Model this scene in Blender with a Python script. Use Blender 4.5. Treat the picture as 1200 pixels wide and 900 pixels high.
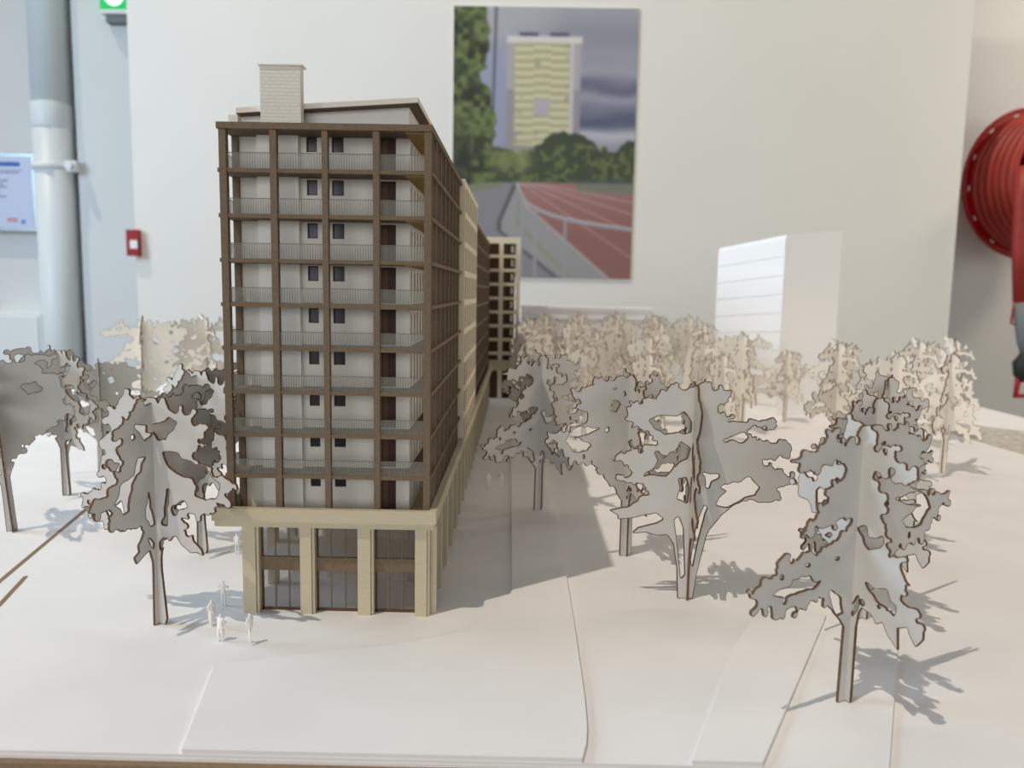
import bpy, bmesh, math, random
import numpy as np
from mathutils import Vector, Matrix
from mathutils.geometry import tessellate_polygon
random.seed(7)
for o in list(bpy.data.objects): bpy.data.objects.remove(o)
SC = bpy.context.scene; COL = SC.collection; PI = math.pi

# ------------------------------------------------------------------ camera, world, lights, exposure
F, CAMZ = 920.0, 0.22736
pitch = math.atan(109.2 / F); roll = 0.0175; yaw = math.atan(8.1 / F * math.cos(pitch))
fw = Vector((-math.sin(yaw) * math.cos(pitch), math.cos(yaw) * math.cos(pitch), -math.sin(pitch)))
rt = Vector((math.cos(yaw), math.sin(yaw), 0)); up = rt.cross(fw)
r2 = math.cos(roll) * rt + math.sin(roll) * up; u2 = -math.sin(roll) * rt + math.cos(roll) * up
cd = bpy.data.cameras.new('camera'); cam = bpy.data.objects.new('camera', cd); COL.objects.link(cam)
m = Matrix((r2, u2, -fw)).transposed().to_4x4(); m.translation = (0, 0, CAMZ); cam.matrix_world = m
cd.sensor_width = 36; cd.lens = 36 * F / 1200; cd.clip_start = 0.01; cd.clip_end = 50
cd.dof.use_dof = True; cd.dof.focus_distance = 0.56; cd.dof.aperture_fstop = 8.5
SC.camera = cam
SC.view_settings.view_transform = 'Standard'; SC.view_settings.look = 'None'
SC.view_settings.gamma = 1; SC.view_settings.exposure = 0.0
w = bpy.data.worlds.new('world'); SC.world = w; w.use_nodes = True
w.node_tree.nodes['Background'].inputs[0].default_value = (1.0, 0.91, 0.78, 1)
w.node_tree.nodes['Background'].inputs[1].default_value = 0.11
sd = bpy.data.lights.new('sun', 'SUN'); sd.energy = 1.5; sd.angle = math.radians(0.8); sd.color = (1, 0.90, 0.76)
so = bpy.data.objects.new('sun', sd); COL.objects.link(so); so.location = (-1, -1, 2.5)
so.rotation_euler = Vector((0.424, 0.324, -1)).to_track_quat('-Z', 'Y').to_euler()
def area(name, loc, target, sx, sy, e, c):
    d = bpy.data.lights.new(name, 'AREA'); d.shape = 'RECTANGLE'; d.size = sx; d.size_y = sy; d.energy = e; d.color = c
    o = bpy.data.objects.new(name, d); COL.objects.link(o); o.location = loc
    o.rotation_euler = (Vector(target) - Vector(loc)).to_track_quat('-Z', 'Y').to_euler()
area('window_light_left', (-3.0, 0.9, 1.15), (0.0, 0.75, 0.1), 1.5, 1.1, 71, (0.60, 0.80, 1.0))
area('fill_light_behind', (-0.4, -3.0, 0.75), (0, 0.6, 0.2), 3.4, 1.3, 52, (0.94, 0.96, 1.0))  # added frontal fill for camera-facing facades, not a known window
area('fill_light_wall', (-0.3, 1.7, 2.5), (-0.2, 2.7, 0.4), 2.2, 0.3, 12, (1.0, 0.97, 0.9))  # fill added to brighten the poster wall; no ceiling lamp is known
area('fill_light_right', (3.4, 0.6, 0.6), (0.0, 0.9, 0.15), 1.2, 0.9, 18, (1.0, 0.9, 0.76))  # weak warm fill added for right-facing sides, not a known window
area('fill_light_reel', (2.6, 2.3, 1.5), (1.6, 3.2, 0.1), 0.3, 0.3, 11, (1.0, 0.86, 0.7))  # unseen warm fill added to brighten the wall around the hose reel

# ------------------------------------------------------------------ helpers
def ray(px, py): return fw * F + r2 * (px - 600) - u2 * (py - 450)
def gp(px, py, z=0.0):                      # point of the model base seen at a pixel
    d = ray(px, py); t = (z - CAMZ) / d.z; return (d.x * t, d.y * t)
def ay(px, py, Y):                          # point of the upright plane y = Y
    d = ray(px, py); t = Y / d.y; return (d.x * t, CAMZ + d.z * t)

def lin(c): return tuple((x / 255 / 12.92) if x / 255 <= 0.04045 else ((x / 255 + 0.055) / 1.055) ** 2.4 for x in c)
def mat(name, rgb, rough=0.8, var=0.0, scale=60, bump=0.0, metal=0.0, stretch=(1, 1, 1), emit=0, spec=0.3):
    m = bpy.data.materials.new(name); m.use_nodes = True; nt = m.node_tree; b = nt.nodes['Principled BSDF']
    c = lin(rgb)
    b.inputs['Base Color'].default_value = (*c, 1); b.inputs['Roughness'].default_value = rough
    b.inputs['Metallic'].default_value = metal; b.inputs['Specular IOR Level'].default_value = spec
    if var or bump:
        tc = nt.nodes.new('ShaderNodeTexCoord'); mp = nt.nodes.new('ShaderNodeMapping'); mp.inputs['Scale'].default_value = stretch
        n = nt.nodes.new('ShaderNodeTexNoise'); n.inputs['Scale'].default_value = scale; n.inputs['Detail'].default_value = 5
        nt.links.new(tc.outputs['Object'], mp.inputs[0]); nt.links.new(mp.outputs[0], n.inputs['Vector'])
        if var:
            r = nt.nodes.new('ShaderNodeValToRGB')
            r.color_ramp.elements[0].position = 0.3; r.color_ramp.elements[1].position = 0.7
            r.color_ramp.elements[0].color = (*[x * (1 - var) for x in c], 1)
            r.color_ramp.elements[1].color = (*[min(1, x * (1 + var)) for x in c], 1)
            nt.links.new(n.outputs[0], r.inputs[0]); nt.links.new(r.outputs[0], b.inputs['Base Color'])
        if bump:
            bp = nt.nodes.new('ShaderNodeBump'); bp.inputs['Strength'].default_value = bump; bp.inputs['Distance'].default_value = 0.0005
            nt.links.new(n.outputs[0], bp.inputs['Height']); nt.links.new(bp.outputs[0], b.inputs['Normal'])
    if emit:
        b.inputs['Emission Color'].default_value = (*c, 1); b.inputs['Emission Strength'].default_value = emit
    return m
def glassy(name, rgb, alpha, rough=0.15):
    m = mat(name, rgb, rough, spec=0.5); nt = m.node_tree; b = nt.nodes['Principled BSDF']; out = nt.nodes['Material Output']
    t = nt.nodes.new('ShaderNodeBsdfTransparent'); mx = nt.nodes.new('ShaderNodeMixShader'); mx.inputs[0].default_value = alpha
    nt.links.new(t.outputs[0], mx.inputs[1]); nt.links.new(b.outputs[0], mx.inputs[2]); nt.links.new(mx.outputs[0], out.inputs[0])
    return m
M = dict(
    card=mat('white_card', (231, 229, 229), 0.85, 0.025, 14, 0.15),
    cardedge=mat('card_edge', (214, 210, 204), 0.9),
    mdf=mat('mdf_brown', (138, 116, 92), 0.85, 0.12, 400, 0.2),
    frame=mat('laser_cut_brown', (116, 101, 82), 0.8, 0.12, 500, 0.3),
    framedark=mat('scorched_brown', (92, 70, 52), 0.8, 0.1, 300),
    cream=mat('cream_card', (226, 216, 190), 0.8, 0.04, 300, 0.1),
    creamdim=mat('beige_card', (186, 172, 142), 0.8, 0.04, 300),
    taupe=mat('taupe_card', (140, 126, 104), 0.8, 0.04, 300),
    podium=mat('beige_printed_card', (196, 187, 160), 0.8, 0.05, 500, 0.3, stretch=(0.3, 0.3, 4)),
    grey=mat('grey_facade_card', (226, 222, 212), 0.85, 0.03, 90),
    grey2=mat('light_facade_card', (236, 235, 228), 0.85, 0.02, 90),
    ochre=mat('ochre_board', (170, 140, 92), 0.8, 0.08, 200),
    roof=mat('pale_roof_card', (228, 223, 214), 0.8, 0.02, 100),
    door=mat('dark_brown_board', (70, 50, 42), 0.7, 0.1, 300),
    pane=mat('dark_window_film', (36, 36, 42), 0.3, spec=0.35),
    acrylic=glassy('railing_acetate', (185, 186, 178), 0.16, 0.5),
    glass=glassy('tinted_acetate', (112, 98, 88), 0.38, 0.05),  # brown tint dims the view through, painting in the darkness of the interior
    bar=mat('etched_bar', (120, 112, 100), 0.7),
    treefar=mat('lightened_tree_card', (242, 237, 226), 0.85, 0.03, 60),  # same card as tree, colour lightened to imitate brighter light on the grove
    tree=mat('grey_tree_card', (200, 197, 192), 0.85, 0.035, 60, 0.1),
    burn=mat('burnt_card_edge', (104, 80, 60), 0.85, 0.25, 700),
    white=mat('white_foam_board', (250, 250, 250), 0.8),
    groove=mat('groove_line', (188, 186, 186), 0.9),
    fig=mat('white_figure_plastic', (236, 234, 228), 0.6),
    wall=mat('white_wall_paint', (226, 224, 218), 0.9, 0.015, 3),
    wallb=mat('white_wall_paint_back', (214, 216, 216), 0.9, 0.02, 2),
    pipe=mat('white_painted_pipe', (214, 220, 222), 0.4),
    red=mat('red_enamel', (150, 6, 9), 0.35, spec=0.5),
    hose=mat('red_rubber_hose', (152, 42, 30), 0.5, 0.08, 20, spec=0.5),
    black=mat('black_rubber', (45, 45, 44), 0.5), steel=mat('grey_coupling', (112, 118, 118), 0.6),
    green=mat('lit_green_sign', (20, 160, 80), 0.5, emit=0.9), signwhite=mat('lit_white_sign', (235, 255, 240), 0.5, emit=1.2),
    plastic=mat('white_plastic', (225, 228, 228), 0.5), floor=mat('grey_floor', (150, 148, 144), 0.6, 0.05, 2),
    alu=mat('aluminium_frame', (150, 158, 160), 0.35, metal=0.6),
)
# speckled paving print
mp_ = mat('speckled_paving', (190, 186, 178), 0.9, 0.3, 90); M['paving'] = mp_
# brick embossed card: brick texture drives relief
def brick_mat():
    m = mat('brick_embossed_card', (232, 228, 220), 0.85); nt = m.node_tree; b = nt.nodes['Principled BSDF']
    tc = nt.nodes.new('ShaderNodeTexCoord'); mp = nt.nodes.new('ShaderNodeMapping'); mp.inputs['Rotation'].default_value = (PI / 2, 0, 0)
    br = nt.nodes.new('ShaderNodeTexBrick'); br.inputs['Scale'].default_value = 100
    for k, v in (('Brick Width', 0.55), ('Row Height', 0.24), ('Mortar Size', 0.03)): br.inputs[k].default_value = v
    bp = nt.nodes.new('ShaderNodeBump'); bp.inputs['Strength'].default_value = 1.0; bp.inputs['Distance'].default_value = 0.0008; bp.invert = True
    nt.links.new(tc.outputs['Object'], mp.inputs[0]); nt.links.new(mp.outputs[0], br.inputs['Vector'])
    nt.links.new(br.outputs['Fac'], bp.inputs['Height']); nt.links.new(bp.outputs[0], b.inputs['Normal'])
    return m
M['brick'] = brick_mat()
def vc_mat():
    m = mat('printed_picture', (200, 200, 200), 0.55); nt = m.node_tree
    a = nt.nodes.new('ShaderNodeVertexColor'); a.layer_name = 'ink'
    nt.links.new(a.outputs[0], nt.nodes['Principled BSDF'].inputs['Base Color']); return m
M['print'] = vc_mat()

def link(name, me, parent=None, loc=None):
    o = bpy.data.objects.new(name, me); COL.objects.link(o)
    if parent: o.parent = parent
    if loc: o.location = loc
    return o
class MB:
    def __init__(s): s.v = []; s.f = []; s.mi = []
    def box(s, x0, x1, y0, y1, z0, z1, mi=0):
        n = len(s.v)
        s.v += [(x0, y0, z0), (x1, y0, z0), (x1, y1, z0), (x0, y1, z0), (x0, y0, z1), (x1, y0, z1), (x1, y1, z1), (x0, y1, z1)]
        for q in ((0, 3, 2, 1), (4, 5, 6, 7), (0, 1, 5, 4), (1, 2, 6, 5), (2, 3, 7, 6), (3, 0, 4, 7)):
            s.f.append(tuple(n + i for i in q)); s.mi.append(mi)
        return s
    def prism(s, pts, z0, z1, mi=0):          # pts: counter-clockwise plan outline
        n = len(s.v); k = len(pts)
        a = sum(pts[i][0] * pts[(i + 1) % k][1] - pts[(i + 1) % k][0] * pts[i][1] for i in range(k))
        if a < 0: pts = pts[::-1]
        zz0 = z0 if isinstance(z0, (list, tuple)) else [z0] * k
        zz1 = z1 if isinstance(z1, (list, tuple)) else [z1] * k
        s.v += [(p[0], p[1], zz0[i]) for i, p in enumerate(pts)] + [(p[0], p[1], zz1[i]) for i, p in enumerate(pts)]
        s.f.append(tuple(n + i for i in range(k))[::-1]); s.mi.append(mi)
        s.f.append(tuple(n + k + i for i in range(k))); s.mi.append(mi)
        for i in range(k):
            j = (i + 1) % k; s.f.append((n + i, n + j, n + k + j, n + k + i)); s.mi.append(mi)
        return s
    def tube(s, pts, r, seg=16, mi=0, closed=False, caps=True):
        P = [Vector(p) for p in pts]; n0 = len(s.v); K = len(P); rr = r if isinstance(r, (list, tuple)) else [r] * K
        ref = None
        for i, p in enumerate(P):
            t = (P[(i + 1) % K] - P[i - 1]) if closed else (P[min(i + 1, K - 1)] - P[max(i - 1, 0)])
            t.normalize()
            if ref is None: ref = t.orthogonal().normalized()
            ref = (ref - t * ref.dot(t)).normalized(); b = t.cross(ref)
            for k in range(seg):
                a = 2 * PI * k / seg; s.v.append(tuple(p + (ref * math.cos(a) + b * math.sin(a)) * rr[i]))
        for i in range(K if closed else K - 1):
            for k in range(seg):
                a, b_ = n0 + i * seg, n0 + ((i + 1) % K) * seg; k2 = (k + 1) % seg
                s.f.append((a + k, a + k2, b_ + k2, b_ + k)); s.mi.append(mi)
        if caps and not closed:
            s.f.append(tuple(n0 + k for k in range(seg))[::-1]); s.f.append(tuple(n0 + (K - 1) * seg + k for k in range(seg))); s.mi += [mi, mi]
        return s
    def mesh(s, name, mats, smooth=False):
        me = bpy.data.meshes.new(name); me.from_pydata(s.v, [], s.f)
        for m_ in (mats if isinstance(mats, (list, tuple)) else [mats]): me.materials.append(M[m_])
        me.polygons.foreach_set('material_index', s.mi)
        if smooth: me.shade_smooth() if hasattr(me, 'shade_smooth') else None
        me.update(); return me
    def obj(s, name, mats, parent=None, smooth=False, loc=None, kind=None, label=None):
        o = link(name, s.mesh(name, mats, smooth), parent, loc)
        if kind: o['kind'] = kind
        if label: o['label'] = label
        return o
def thing(name, label, cat, loc=(0, 0, 0), rz=0, group=None):
    o = bpy.data.objects.new(name, None); COL.objects.link(o); o.empty_display_size = 0.01
    o.location = loc; o.rotation_euler = (0, 0, rz); o['label'] = label; o['category'] = cat
    if group: o['group'] = group
    return o
def tag(o, label, cat, group=None):
    o['label'] = label; o['category'] = cat
    if group: o['group'] = group
    return o
def struct(o): o['kind'] = 'structure'; return o
def B(x0, x1, y0, y1, z0, z1): return MB().box(x0, x1, y0, y1, z0, z1)

# ------------------------------------------------------------------ the room
struct(B(-4.5, 4.5, -3.5, 3.4, -0.95, -0.9).obj('floor', 'floor'))
struct(B(-4.5, 4.5, 3.2, 3.3, -0.9, 2.6).obj('wall_back', 'wallb'))
WY = 2.70
xl = ay(148, 0, WY)[0]; xr = ay(1143, 0, WY)[0]
px_l = ay(87, 100, 3.1)[0]
struct(B(px_l, px_l + 0.75, 3.10, 3.2, -0.9, 2.6).obj('trim_1', 'wallb'))              # pilaster beside the pipe
pw = struct(B(xl, xr, WY, WY + 0.12, -0.9, 2.4).obj('wall_poster', 'wall'))

# ------------------------------------------------------------------ the table and the layered card base
Z0, Z1, Z2 = 0.0, -0.0025, -0.0045
FY = 0.3617
tb = thing('exhibition_table', 'brown board table carrying the white architectural site model', 'table', (0, 1.0, -0.9))
def TB(x0, x1, y0, y1, z0, z1): return B(x0, x1, y0 - 1.0, y1 - 1.0, z0 + 0.9, z1 + 0.9)
TB(-1.5, 1.0, 0.357, 1.82, -0.03, -0.0063).obj('table_top', 'mdf', tb)
for x in (-1.44, 0.9):
    for y in (0.42, 1.72): TB(x, x + 0.05, y, y + 0.05, -0.9, -0.03).obj('leg', 'mdf', tb)
base = thing('site_model_base', 'layered white card ground of the site model with stepped sheet edges', 'model base', (0, 0, -0.0063))
def sheet(pts, z0, z1, name='card_sheet'):
    return MB().prism([(p[0], p[1]) for p in pts], z0 + 0.0063, z1 + 0.0063).obj(name, 'card', base)
sheet([(-1.5, FY - 0.0006), (1.0, FY - 0.0006), (1.0, 1.815), (-1.5, 1.815)], -0.0063, Z2)
sheet([(-1.5, FY - 0.0003), (0.1847, FY - 0.0003), (0.2751, 0.5393), (0.4414, 0.857), (0.62, 1.25), (0.86, 1.815), (-1.5, 1.815)], Z2, Z1)
curve = [(0.0345, FY), (0.0378, 0.376), (0.0394, 0.391), (0.0405, 0.42), (0.0409, 0.458), (0.0413, 0.51), (0.0413, 0.566), (0.0413, 0.65), (0.0413, 0.736),
         (0.039, 0.80), (0.0365, 0.83), (0.033, 1.1), (0.03, 1.55)]
sheet([(-0.163, FY)] + curve + [(-0.0155, 1.55), (-0.0023, 0.5805), (-0.006, 0.55), (-0.03, 0.505), (-0.08, 0.48), (-0.12, 0.47), (-0.1807, 0.45)], Z1, Z0)
sheet([(0.0885, FY), (0.1229, FY), (0.2242, 0.5441), (0.1673, 0.5338), (0.1451, 0.4922)], Z1, Z0)
def strip(a, b, wd, z, name, m_):
    a = Vector(a); b = Vector(b); n = (b - a).normalized(); n = Vector((-n.y, n.x)) * wd / 2
    return MB().prism([tuple(a - n), tuple(b - n), tuple(b + n), tuple(a + n)], z + 0.0063 - 0.0002, z + 0.0063 + 0.0004).obj(name, m_, base)
strip((-0.32, 0.175 + 0.19), (-0.3851, 0.5915), 0.0030, Z1, 'groove', 'mdf')
strip((-0.352, 0.365), (-0.4821, 0.9699), 0.0034, Z1, 'groove', 'mdf')
strip((0.45, 1.02), (0.52, 1.12), 0.003, Z1, 'groove', 'mdf')
MB().prism([gp(1075, 497, Z2), gp(1200, 533, Z2), (0.99, 1.20), (0.99, 1.28), gp(1150, 499, Z2), gp(1110, 494, Z2)], 0.0017, 0.0020).obj('paving_patch', 'paving', base)

# ------------------------------------------------------------------ podium
ROW = [0.3350, 0.3055, 0.2757, 0.2460, 0.2163, 0.1866, 0.1565, 0.1265, 0.0975]      # slab top heights
BB = -0.0025
YF = 0.534                                       # front plane of the brown frame
pod = thing('podium_model', 'beige card podium with square columns under the brown-framed block', 'model building', (-0.13, 0.534, BB))
def L(px, py, pz):
    return lambda mb: [setattr(mb, 'v', [(a - px, b - py, c - pz) for a, b, c in mb.v]), mb][1]
PL = L(-0.13, 0.534, BB)
def pp(x0, x1, y0, y1, z0, z1, name, m_, par=None, **k): return PL(B(x0, x1, y0, y1, z0, z1)).obj(name, m_, par or pod, **k)
PC = [(-0.1918, -0.1809), (-0.1513, -0.1416), (-0.1108, -0.1000), (-0.0705, -0.0605)]
pp(-0.2113, -0.0556, 0.527, 0.5315, 0.0655, 0.0747, 'parapet', 'podium')
pp(-0.0605, -0.0556, 0.5315, 1.62, 0.0655, 0.0747, 'parapet', 'podium')
pp(-0.2113, -0.2063, 0.5315, 1.62, 0.0655, 0.0747, 'parapet', 'podium')
pp(-0.2098, -0.0570, 0.5285, 0.5345, 0.0612, 0.0655, 'beam', 'podium')
pp(-0.0640, -0.0568, 0.5345, 1.62, 0.0612, 0.0655, 'beam', 'podium')
pp(-0.2098, -0.0640, 0.5345, 1.62, 0.0620, 0.0650, 'deck', 'podium')
for a, b in PC:
    pp(a, b - 0.0018, 0.531, 0.541, BB, 0.0612, 'column', 'podium')
    pp(b - 0.0016, b + 0.0002, 0.5325, 0.541, BB, 0.0612, 'column_return', 'podium')
for k in range(21):
    y = 0.534 + 0.0512 * k
    if k: pp(-0.0645, -0.0572 - 0.0001 * k, y + 0.0005, y + 0.0085, BB, 0.0612, 'column', 'podium')
    else: pp(-0.0602, -0.0562, y + 0.004, y + 0.0095, BB, 0.0612, 'column', 'podium')
    if k: pp(-0.1918, -0.1850, y, y + 0.008, BB, 0.0612, 'column', 'podium')
# shop-front glazing in three front bays
for i in range(3):
    x0, x1 = PC[i][1] + 0.0003, PC[i + 1][0] - 0.0001
    g = pp(x0, x1, 0.5375, 0.5395, 0.0272, 0.0370, 'spandrel_panel', 'frame')
    mb = MB(); wv = 0.0009
    mb.box(x0, x1, 0.5378, 0.5392, BB, BB + 0.0018); mb.box(x0, x1, 0.5378, 0.5392, 0.0602, 0.0612)
    mb.box(x0, x0 + 0.0012, 0.5378, 0.5392, BB, 0.0612); mb.box(x1 - 0.0008, x1, 0.5378, 0.5392, BB, 0.0612)
    fr = PL(mb).obj('window_frame', 'framedark', pod)
    for k in (1, 2):
        xm = x0 + (x1 - x0) * k / 3
        for za, zb in ((BB, 0.0272), (0.0370, 0.0612)):
            o = PL(B(xm - wv / 2, xm + wv / 2, 0.538, 0.5390, za, zb)).obj('mullion', 'frame', fr)
    for za, zb in ((BB + 0.0018, 0.0272), (0.0370, 0.0602)):
        for k in range(3):
            a = x0 + (x1 - x0) * k / 3 + 0.0004; b = x0 + (x1 - x0) * (k + 1) / 3 - 0.0004
            PL(B(a, b, 0.5384, 0.5387, za, zb)).obj('pane', 'glass', fr)
# side glazing of the podium, set back behind the columns
for k in range(20):
    y = 0.534 + 0.0512 * k
    pp(-0.0675, -0.0665, y + 0.0085, y + 0.0507, BB, 0.0612, 'side_pane', 'glass' if k == 0 else 'framedark')
pp(-0.150, -0.085, 0.60, 0.606, BB, 0.0612, 'inner_wall', 'grey')
pp(-0.205, -0.165, 0.72, 1.60, BB, 0.0612, 'inner_wall', 'grey2')
pp(-0.165, -0.0680, 0.72, 1.60, BB, 0.0612, 'inner_wall', 'grey')
pp(-0.185, -0.068, 0.542, 0.60, 0.0300, 0.0315, 'mezzanine_floor', 'grey')

# ------------------------------------------------------------------ block A: brown frame
bz = 0.0650
bA = thing('brown_frame_block_model', 'tall front block with brown lattice frame, pale walls and balconies', 'model building', (-0.13, YF, bz))
AL = L(-0.13, YF, bz)
def ap(x0, x1, y0, y1, z0, z1, name, m_, par=None, **k): return AL(B(x0, x1, y0, y1, z0, z1)).obj(name, m_, par or bA, **k)
XL, XR = -0.2028, -0.0605; YB = 0.802
PXS = [(-0.2020, -0.1972), (-0.1682, -0.1637), (-0.1336, -0.1296), (-0.0996, -0.0953), (-0.0653, -0.0607)]
# core behind the loggias: facade wall with openings
def wall_holes(axis, c0, c1, lo, hi, z0, z1, holes):
    """thin wall made of cells; axis 'x' spans lo..hi along x at depth c0..c1, 'y' the other way"""
    us = sorted({lo, hi, *[h[0] for h in holes], *[h[1] for h in holes]}); vs = sorted({z0, z1, *[h[2] for h in holes], *[h[3] for h in holes]})
    mb = MB()
    for i in range(len(us) - 1):
        j = 0
        while j < len(vs) - 1:
            cu = (us[i] + us[i + 1]) / 2
            inh = lambda jj: any(h[0] < cu < h[1] and h[2] < (vs[jj] + vs[jj + 1]) / 2 < h[3] for h in holes)
            if inh(j): j += 1; continue
            k = j
            while k + 1 < len(vs) - 1 and not inh(k + 1): k += 1
            if axis == 'x': mb.box(us[i], us[i + 1], c0, c1, vs[j], vs[k + 1])
            else: mb.box(c0, c1, us[i], us[i + 1], vs[j], vs[k + 1])
            j = k + 1
    return mb
CY = 0.560
wh, wins, doors = [], [], []
for i, zt in enumerate(ROW):
    top = zt - 0.0030
    if i == 8: top = ROW[8] - 0.0035
    for a, b in ((-0.1508, -0.1434), (-0.1331, -0.1248)):
        h = (a, b, top - 0.0112, top - 0.0006); wh.append(h); wins.append(h)
    h = (-0.0992, -0.0884, (ROW[i + 1] if i < 8 else 0.066) + 0.0006, top - 0.0008); wh.append(h); doors.append(h)
AL(wall_holes('x', CY, CY + 0.003, -0.1560, -0.0787, bz, 0.335, wh)).obj('facade_wall', 'grey', bA)
AL(B(-0.1996, -0.1839, CY + 0.001, CY + 0.004, bz, 0.3350)).obj('facade_wall', 'grey', bA)
ap(-0.1836, -0.1550, CY - 0.006, CY + 0.007, bz, 0.3350, 'stair_tower_wall', 'grey2')
sh = []
swin = []
for i, zt in enumerate(ROW):
    for k in range(14):
        y = 0.5675 + 0.0165 * k
        h = (y, y + 0.0063, (ROW[i + 1] if i < 8 else 0.066) + 0.001, zt - 0.0065); sh.append(h); swin.append(h)
AL(wall_holes('y', -0.0817, -0.0787, CY + 0.003, YB, bz, 0.335, sh)).obj('side_wall', 'grey2', bA)
for h in wins:
    f = AL(MB().box(h[0], h[0] + 0.0007, CY + 0.0008, CY + 0.002, h[2], h[3]).box(h[1] - 0.0007, h[1], CY + 0.0008, CY + 0.002, h[2], h[3])
           .box(h[0], h[1], CY + 0.0008, CY + 0.002, h[3] - 0.0007, h[3]).box(h[0], h[1], CY + 0.0008, CY + 0.002, h[2], h[2] + 0.0007)).obj('window', 'framedark', bA)
    AL(B(h[0] + 0.0006, h[1] - 0.0006, CY + 0.0016, CY + 0.0021, h[2] + 0.0006, h[3] - 0.0006)).obj('pane', 'pane', f)
for h in doors:
    d = ap(h[0], h[1], CY + 0.0012, CY + 0.0024, h[2], h[3], 'door', 'door')
    AL(B(h[0] + 0.0015, h[0] + 0.0052, CY + 0.0009, CY + 0.0013, h[2] + 0.002, h[3] - 0.002)).obj('door_leaf', 'framedark', d)
gm = None
for n_, h in enumerate(swin):
    if gm is None: gm = B(-0.0012, 0, 0, 0.0063, 0, h[3] - h[2]).mesh('side_window', 'mdf')
    o = link('side_window', gm, bA, (-0.0800 + 0.13, h[0] - YF, h[2] - bz)); o.scale.z = (h[3] - h[2]) / (swin[0][3] - swin[0][2])
# slabs
for i, zt in enumerate(ROW):
    th = 0.0042 if i == 0 else 0.0027
    ex = 0.0006
    s = ap(XL - ex, XR + ex, YF - (0.0012 if i == 0 else 0.0), YB, zt - th, zt, 'floor_slab' if i else 'roof_slab', 'frame')
    # brown underside board of the loggias
    AL(MB().box(-0.0786, XR - 0.0046, YF + 0.004, YB, zt - th - 0.0006, zt - th)).obj('soffit', 'ochre', s)
# posts
def post(x0, x1, y0, y1): ap(x0, x1, y0, y1, bz, 0.3305, 'post', 'frame')
for k, (a, b) in enumerate(PXS): ap(a, b, YF - 0.0008, YF + 0.004, bz, 0.3305, 'post', 'frame')
for k in range(1, 9):
    y = YF + 0.0335 * k
    if k < 8: post(XR - 0.0052, XR - 0.0002, y - 0.0006, y + 0.0036)
    y = YF + 0.0265 + 0.0335 * (k - 1)
    post(XL + 0.0003, XL + 0.0048, y - 0.002, y + 0.002)
for k in range(8):                               # slim intermediate ribs in each side bay
    y = YF + 0.0335 * k + 0.0165
    ap(XR - 0.0030, XR - 0.0008, y, y + 0.0016, bz, 0.3305, 'rib', 'frame')
# railings: acetate sheet, hairline bars, top rail
def railing(x0, x1, y, z, axis='x', m=0.0):
    n = int((x1 - x0) / 0.0017); mb = MB()
    for k in range(1, n):
        c = x0 + (x1 - x0) * k / n
        if axis == 'x': mb.box(c - 0.00010, c + 0.00010, y - 0.0003, y - 0.0001, z, z + 0.0100)
        else: mb.box(y - 0.0003, y - 0.0001, c - 0.00010, c + 0.00010, z, z + 0.0100)
    if axis == 'x': sh_ = ap(x0, x1, y, y + 0.0003, z, z + 0.0102, 'railing', 'acrylic'); r = B(x0, x1, y - 0.0003, y + 0.0003, z + 0.0100, z + 0.0104)
    else: sh_ = ap(y, y + 0.0003, x0, x1, z, z + 0.0102, 'railing', 'acrylic'); r = B(y - 0.0003, y + 0.0003, x0, x1, z + 0.0100, z + 0.0104)
    AL(mb).obj('railing_bars', 'bar', sh_, kind='stuff'); AL(r).obj('top_rail', 'bar', sh_)
for i in range(1, 9):
    for k in range(4): railing(PXS[k][1], PXS[k + 1][0], YF + 0.0012, ROW[i])
    railing(YF + 0.004, YF + 0.0245, XL + 0.0015, ROW[i], 'y')
# penthouse and roof
ap(-0.2069, -0.2003, 0.566, 0.575, 0.335, 0.3464, 'roof_upstand', 'roof')
mb = MB(); y0, y1 = 0.575, 0.80
def slope(x): return 0.3475 + (x + 0.2014) * (0.3560 - 0.3475) / (0.1218)
mb.prism([(-0.2000, y0), (-0.0815, y0), (-0.0815, y1), (-0.2000, y1)], 0.335, [slope(-0.2) - 0.0002, slope(-0.0815) - 0.0002, slope(-0.0815) - 0.0002, slope(-0.2) - 0.0002])
AL(mb).obj('penthouse_wall', 'grey2', bA)
def roofz(x): return slope(x)
mb = MB()
mb.prism([(-0.2014, 0.565), (-0.0737, 0.565), (-0.0737, 0.80), (-0.2014, 0.80)], [slope(-0.2014), slope(-0.0737), slope(-0.0737), slope(-0.2014)],
         [slope(-0.2014) + 0.0035, slope(-0.0737) + 0.0035, slope(-0.0737) + 0.0035, slope(-0.2014) + 0.0035])
rf = AL(mb).obj('sloping_roof', 'roof', bA)
mb = MB(); mb.prism([(-0.2012, 0.5655), (-0.0740, 0.5655), (-0.0740, 0.79), (-0.2012, 0.79)], [slope(-0.2012) - 0.0006, slope(-0.074) - 0.0006, slope(-0.074) - 0.0006, slope(-0.2012) - 0.0006],
         [slope(-0.2012), slope(-0.074), slope(-0.074), slope(-0.2012)])
AL(mb).obj('roof_lining', 'frame', rf)
ch = ap(-0.1814, -0.1535, 0.557, 0.565, 0.3350, 0.3775, 'stair_tower', 'brick')
AL(B(-0.1826, -0.1518, 0.556, 0.567, 0.3775, 0.3784)).obj('tower_cap', 'roof', ch)

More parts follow.
